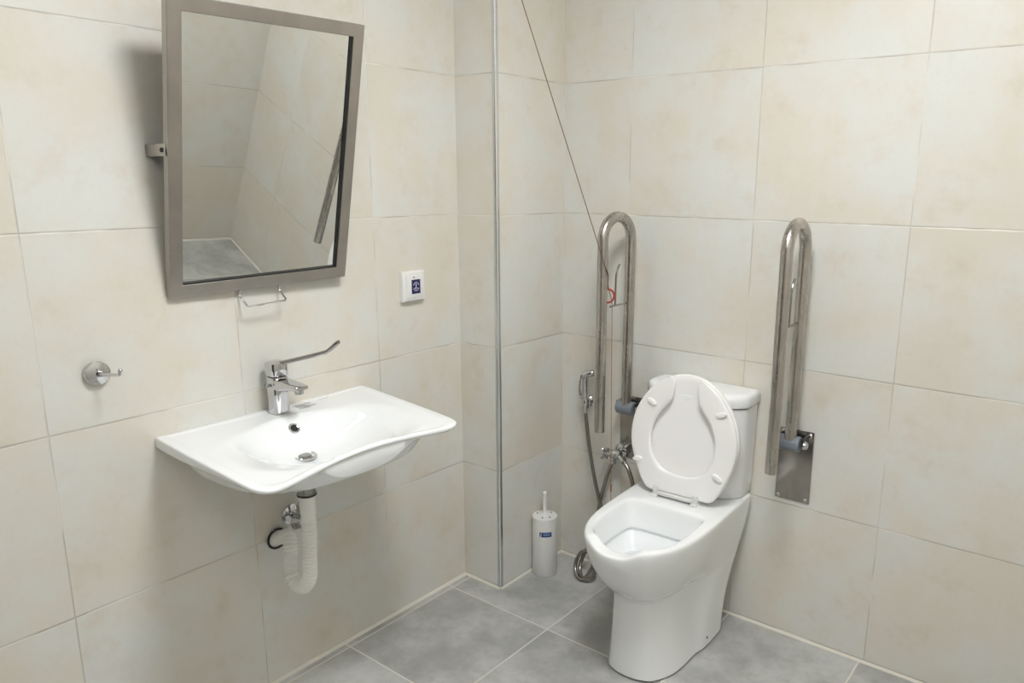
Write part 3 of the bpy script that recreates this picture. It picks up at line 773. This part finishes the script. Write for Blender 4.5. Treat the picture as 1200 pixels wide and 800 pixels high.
# ------------------------------------------------------------------ toilet brush
root = empty('toilet_brush', (.227, -.168, 0), 'white toilet brush in cylindrical holder standing in the corner', 'toilet brush')
r_ = .0475
b = B(); lathe(b, [(0, .0), (r_ * .96, .0), (r_, .003), (r_, .222), (r_ * .99, .226), (r_ * .95, .226), (r_ * .95, .030), (0, .030)], (0, 0, 0), (0, 0, 1), 48); obj('holder', b, M['plastic'], root)
b = B(); lathe(b, [(r_ * 1.02, .2265), (r_ * 1.02, .230), (r_ * .985, .2345), (r_ * .6, .237), (.014, .240), (.012, .243), (0, .243)], (0, 0, 0), (0, 0, 1), 48); obj('lid', b, M['plastic'], root)
b = B(); lathe(b, [(.0085, .242), (.0085, .246), (.0080, .25), (.0076, .318), (.0084, .322), (.0080, .327), (.004, .331), (0, .3315)], (0, 0, 0), (0, 0, 1), 24); lathe(b, [(.0115, .2415), (.0115, .246), (.0085, .2475)], (0, 0, 0), (0, 0, 1), 24); obj('handle', b, M['plastic'], root)
for ang in (195, 290, 345, 75):
    a_ = math.radians(ang); cxx, cyy = .031 * math.cos(a_), .031 * math.sin(a_)
    b = B(); lathe(b, [(.0030, .2352), (.0030, .2382)], (cxx, cyy, 0), (0, 0, 1), 12); obj('vent_hole', b, M['hole'], root)
def curved(b, a0, a1, z0, z1, rr, thick=.0005):
    n = 8; A_ = [math.radians(a0 + (a1 - a0) * i / n) for i in range(n + 1)]
    loft(b, [[(q * math.cos(a_), q * math.sin(a_), z) for q, z in ((rr, z0), (rr + thick, z0), (rr + thick, z1), (rr, z1))] for a_ in A_])
b = B(); curved(b, -76, -20, .166, .185, r_ + .0002); lb = obj('label', b, M['navy'], root, label='navy blue sticker with white marks')
b = B(); curved(b, -60, -22, .177, .184, r_ + .0006); curved(b, -60, -22, .170, .1725, r_ + .0006); obj('label_print', b, M['blue'], lb)
b = B(); curved(b, -72, -67, .168, .1735, r_ + .0008); curved(b, -70, -66, .176, .182, r_ + .0008)
for k in range(5): curved(b, -58 + 6 * k, -55 + 6 * k, .1738, .1758, r_ + .0008)
obj('label_mark', b, M['white'], lb)

# ------------------------------------------------------------------ camera
cam = bpy.data.cameras.new('camera'); co = bpy.data.objects.new('camera', cam); COL.objects.link(co)
F = 890.403
R3 = [(0.79614257, 0.60506932, 0.00693797), (-0.13899485, 0.17170456, 0.97529379), (-0.58892907, 0.77743724, -0.22080283)]
r3, u3, f3 = [Vector(q) for q in R3]
mw = Matrix((r3, u3, -f3)).transposed().to_4x4(); mw.translation = (1.8799187, -2.2778611, 1.4791544)
co.matrix_world = mw
cam.sensor_fit = 'HORIZONTAL'; cam.sensor_width = 36; cam.lens = F / 1200 * 36
cam.shift_x = -53.29 / 1200; cam.shift_y = 11.58 / 1200; cam.clip_start = .02
SC.camera = co

w = bpy.data.worlds.new('world'); SC.world = w; w.use_nodes = True
w.node_tree.nodes['Background'].inputs[0].default_value = (.5, .5, .5, 1); w.node_tree.nodes['Background'].inputs[1].default_value = 0.0
SC.view_settings.view_transform = 'Standard'; SC.view_settings.look = 'None'
SC.view_settings.exposure = 0.10; SC.view_settings.gamma = 1; SC.view_settings.use_curve_mapping = False
SC.cycles.max_bounces = 14; SC.cycles.diffuse_bounces = 8; SC.cycles.glossy_bounces = 6
SC.cycles.caustics_reflective = False; SC.cycles.caustics_refractive = False
